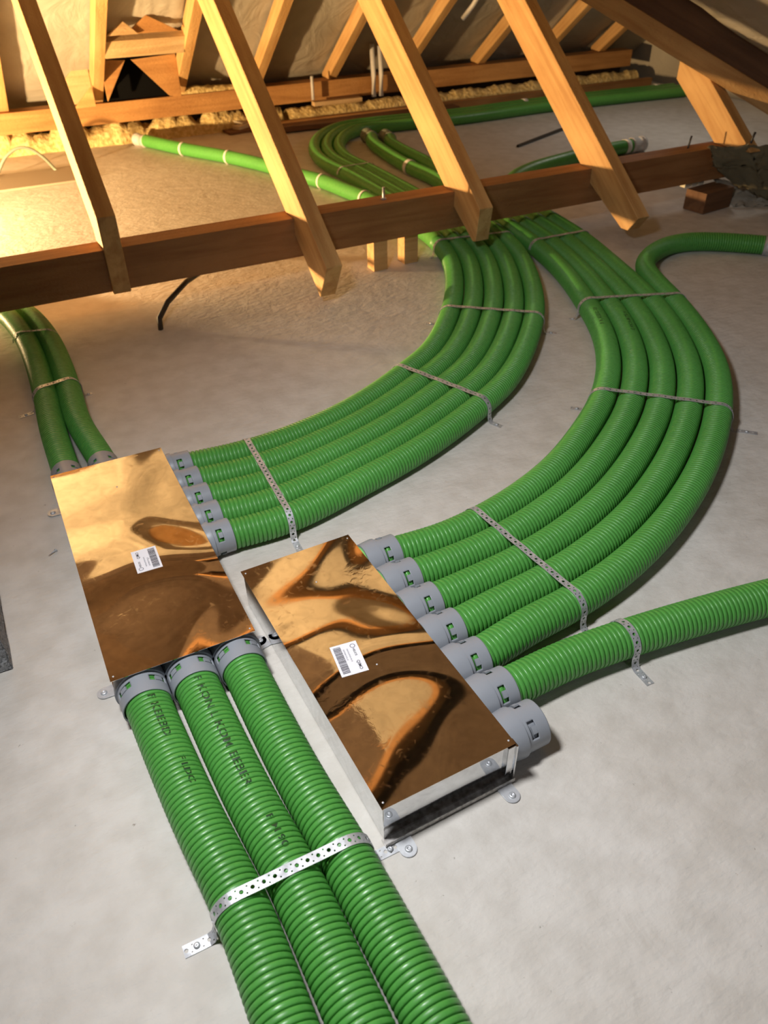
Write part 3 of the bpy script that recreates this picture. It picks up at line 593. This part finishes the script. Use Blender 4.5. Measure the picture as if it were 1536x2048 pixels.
# ------------------------------------------------------------------ perforated straps
def cell(u0, u1, v0, v1, hr, cu=None, cv=None, n=16):
    cu = (u0+u1)/2 if cu is None else cu; cv = (v0+v1)/2 if cv is None else cv; out = []; inn = []
    corner = sorted([math.atan2(v-cv, u-cu) % (2*math.pi) for u in (u0, u1) for v in (v0, v1)]); angs = []
    for i in range(4):
        a, b_ = corner[i], corner[(i+1) % 4]+(2*math.pi if i == 3 else 0); angs += [a+(b_-a)*j/4 for j in range(4)]
    for t in angs:
        c, s = math.cos(t), math.sin(t); k = 1e9
        if c > 1e-9: k = min(k, (u1-cu)/c)
        if c < -1e-9: k = min(k, (u0-cu)/c)
        if s > 1e-9: k = min(k, (v1-cv)/s)
        if s < -1e-9: k = min(k, (v0-cv)/s)
        out.append((cu+c*k, cv+s*k)); inn.append((cu+c*hr, cv+s*hr))
    n = len(angs); return out+inn, [(i, (i+1) % n, n+(i+1) % n, n+i) for i in range(n)]
def strap(p0, p1, n, r, label, foot0=.05, foot1=.05, w=.018, name='perforated_strap', feet=(1, 1), dirang=0):
    """galvanised perforated band over n ducts; p0/p1 are the axes of the outer ducts"""
    a, c = Vector((*p0, 0)), Vector((*p1, 0)); Ls = (c-a).length
    d = (c-a).normalized() if Ls > 1e-4 else Vector((math.cos(dirang), math.sin(dirang), 0)); wd = Vector((-d.y, d.x, 0)); R_ = r+.0022
    prof = []
    if feet[0]: prof += [(-R_-foot0, .0012), (-R_-.012, .0012), (-R_-.004, .006), (-R_, .018)]
    prof += [(-R_*math.cos(t), r+R_*math.sin(t)) for t in np.linspace(-.2, math.pi/2, 12)] if feet[0] else [(-R_*math.cos(t), r+R_*math.sin(t)) for t in np.linspace(.0, math.pi/2, 10)]
    for i in range(1, n):
        mid = Ls*(i-.5)/(n-1); prof += [(mid, r+R_-.0012)]; prof += [(Ls*i/(n-1), r+R_)]
    prof += [(Ls+R_*math.cos(t), r+R_*math.sin(t)) for t in np.linspace(math.pi/2, -.2 if feet[1] else 0, 12)][1:]
    if feet[1]: prof += [(Ls+R_, .018), (Ls+R_+.004, .006), (Ls+R_+.012, .0012), (Ls+R_+foot1, .0012)]
    P = np.array(prof); s = np.r_[0, np.cumsum(np.linalg.norm(np.diff(P, axis=0), axis=1))]; tot = s[-1]; V = []; F = []; u = 0; kk = 0; step = .0095
    while u < tot-.002:
        u1 = min(u+step, tot)
        if u1-u < step*.8: cells = [((u, u1, -w/2, w/2), .0005)]
        elif kk % 2 == 0: cells = [((u, u1, -w/2, w/2), .0036)]
        else: cells = [((u, u1, -w/2, 0), .0015), ((u, u1, 0, w/2), .0015)]
        for q, (ce, hr) in enumerate(cells):
            if len(cells) == 2: vs, fs = cell(*ce, hr, cu=(u+u1)/2+(.0012 if q else -.0012), cv=(-1 if q == 0 else 1)*w*.27)
            else: vs, fs = cell(*ce, hr)
            b_ = len(V)
            for uu, vv in vs:
                x = np.interp(uu, s, P[:, 0]); z = np.interp(uu, s, P[:, 1]); V.append(a + d*x + wd*vv + Vector((0, 0, z)))
            F += [tuple(b_+i for i in f) for f in fs]
        u = u1; kk += 1
    o = link(name, mesh(name, V, F), M['zinc']); sm = o.modifiers.new('t', 'SOLIDIFY'); sm.thickness = .0012; sm.offset = 0
    tag(o, label, 'strap', 'perforated straps')
    for fl, xx in ((feet[0], -R_-foot0*.6), (feet[1], Ls+R_+foot1*.6)):
        if fl:
            V, Q = lathe([(.001, .0055), (.0028, .0055), (.0045, .0035), (.0045, .0018), (.0035, 0)], 14); q = a+d*xx
            link('screw', mesh('screw', [(v[1]+q.x, v[2]+q.y, v[0]+.0015) for v in V], Q, True), M['zinc'], o)
    return o
sa = lambda L, i, f=0: tuple(np.array(L[0][i])*(1-f)+np.array(L[0][min(i+1, len(L[0])-1)])*f)
sb = lambda L, i, f=0: tuple(np.array(L[-1][i])*(1-f)+np.array(L[-1][min(i+1, len(L[-1])-1)])*f)
strap(sa(PA, 1), sb(PA, 1), 5, rA, 'perforated steel strap over the left curved bundle nearest the left manifold')
strap(sa(PA, 4), sb(PA, 4), 5, rA, 'perforated steel strap across the middle of the left curved bundle')
strap(sa(PA, 6), sb(PA, 6), 5, rA, 'thin-looking strap across the left curved bundle below the third rafter tail')
strap(sa(PA, 9, 0), sb(PA, 9, 0), 5, rA, 'faint strap on the left curved bundle directly under the purlin', foot0=.02, foot1=.0, feet=(1, 0))
strap(sa(PB, 2), sb(PB, 2), 5, rB, 'perforated steel strap over the right curved bundle nearest the right manifold', foot1=.03)
strap(sa(PB, 6), sb(PB, 6), 5, rB, 'strap across the outer bend of the right curved bundle with a long loose right end', foot1=.085)
strap(sa(PB, 9), sb(PB, 9), 5, rB, 'strap on the right curved bundle where the U-turn duct joins it', foot1=.012, foot0=.03)
strap(sa(PB4, 1), sb(PB4, 1), 4, rB, 'strap over four ducts of the right bundle close to the purlin', feet=(0, 0))
strap(PE[0][2], PE[2][2], 3, rE, 'bright perforated steel strap over the three thick ducts in the foreground', foot0=.055, foot1=.06, w=.021)
strap((1.005, .832), (1.005, .832), 1, rC, 'perforated strap wrapped over the single duct at the right', foot0=.055, foot1=.02, w=.019, dirang=R(88), feet=(1, 1))
strap(PF[0][2], PF[1][2], 2, rF, 'lower perforated strap over the two ducts behind the left manifold', foot0=.06, foot1=.03)
strap((.037, 3.085), (.119, 3.06), 2, rF, 'upper strap over the two ducts at the left, close to the purlin', foot0=.02, foot1=.0, feet=(0, 0), w=.012)
strap((2.09, 4.632), (2.27, 4.64), 3, rA, 'strap across the ducts just behind the purlin left of the third rafter', feet=(0, 0), w=.014)
# clips on the far ducts
def clip(p, dirv, r, label, w=.03, m='tape'):
    V, Q = lathe([(-w/2, r+.001), (-w/2, r+.0035), (w/2, r+.0035), (w/2, r+.001)], 32); a = math.atan2(dirv[1], dirv[0]); ca, s_ = math.cos(a), math.sin(a)
    o = link('duct_clip', mesh('duct_clip', [(p[0]+v[0]*ca-v[1]*s_, p[1]+v[0]*s_+v[1]*ca, r+.001+v[2]) for v in V], Q, True), M[m]); tag(o, label, 'clip', 'duct clips')
clip((1.407, 5.752), (.48, -.88), rA, 'white clip on the bright straight duct, nearest its far end', .016)
clip((1.606, 5.383), (.48, -.88), rA, 'white clip on the bright straight duct, second from its far end', .016)
clip((1.909, 4.538), (.2, -.98), rA, 'white clip on the bright straight duct just right of the second rafter', .016)
clip((1.975, 4.10), (.1, -1), rA, 'white clip on the bright straight duct next to the purlin', .016)
clip((2.506, 4.543), (0, 1), rB, 'wide pale clip on the inner duct behind the third rafter', .035)
clip((2.52, 4.19), (0, 1), rB, 'small white clip on the inner duct where the third rafter covers it', .02)
clip((4.25, 5.79), (1, 0), rA, 'white clip on the far long duct beneath the rear wall plate', .04)
clip((5.60, 5.73), (1, -.05), rA, 'white clip on the far long duct near its right end', .05)
clip((4.0, 4.278), (1, .05), rB, 'white clip on the duct behind the fourth rafter beside the coupling', .035)
clip((3.29, 2.46), (.65, -.75), rB, 'metallic clip on the U-turn duct at the right edge', .045, 'zinc')
def coupling(p, dirv, r, label, m='conduit'):
    e = empty('duct_coupling', (p[0], p[1], r+.001), math.atan2(dirv[1], dirv[0])); tag(e, label, 'coupling')
    V, Q = lathe([(0, r*.9), (0, r+.006), (.02, r+.006), (.02, r+.002), (.09, r+.002), (.09, r+.006), (.11, r+.006), (.11, r*.8)], 40); link('sleeve', mesh('sleeve', V, Q, True), M[m], e)
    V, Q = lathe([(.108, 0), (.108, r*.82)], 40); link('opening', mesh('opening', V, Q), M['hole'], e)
coupling((4.045, 4.281), (1, .02), rB, 'grey brown coupling with dark open end behind the fourth rafter')
coupling((1.242, 6.126), (-.40, .9), rA*.9, 'pale coupling on the far end of the bright straight duct')
coupling((2.65, 5.36), (.1, 1), rB, 'dark open duct end, left one, in front of the far ducts', 'cable')
coupling((2.74, 5.26), (.15, 1), rB, 'dark open duct end, right one, in front of the far ducts', 'cable')
# loose screws and scraps
def loose_screw(x, y, a, label):
    e = empty('loose_screw', (x, y, .0035), a); tag(e, label, 'screw'); tube('shank', [(0, 0, 0), (.012, 0, .001), (.024, 0, .001)], [.002, .002, .0008], 10, M['zinc'], e)
    V, Q = lathe([(-.002, 0), (-.002, .005), (0, .005), (.002, .002)], 14); link('head', mesh('head', V, Q, True), M['zinc'], e)
loose_screw(-.062, 1.80, R(215), 'small loose screw on the floor left of the left manifold')
def scrap(x, y, s, label):
    bm = bmesh.new(); bmesh.ops.create_cube(bm, size=1); bmesh.ops.subdivide_edges(bm, edges=bm.edges[:], cuts=2, use_grid_fill=True); rn = random.Random(int(x*1000))
    for v in bm.verts: v.co = Vector((v.co.x*s*1.4, v.co.y*s, v.co.z*.002))+Vector((0, 0, .0035+abs(v.co.x)*s*.8+rn.uniform(0, .001)))+Vector((rn.uniform(-1, 1), rn.uniform(-1, 1), 0))*s*.12
    o = link('metal_scrap', bm_to(bm, 'metal_scrap'), M['zinc']); tag(o, label, 'scrap')
scrap(1.09, .656, .010, 'small folded metal scrap on the floor right of the single strap')
scrap(.903, .672, .009, 'tiny metal scrap on the floor below the single duct')
scrap(1.06, .70, .004, 'tiniest bright chip on the floor between strap end and folded scrap')
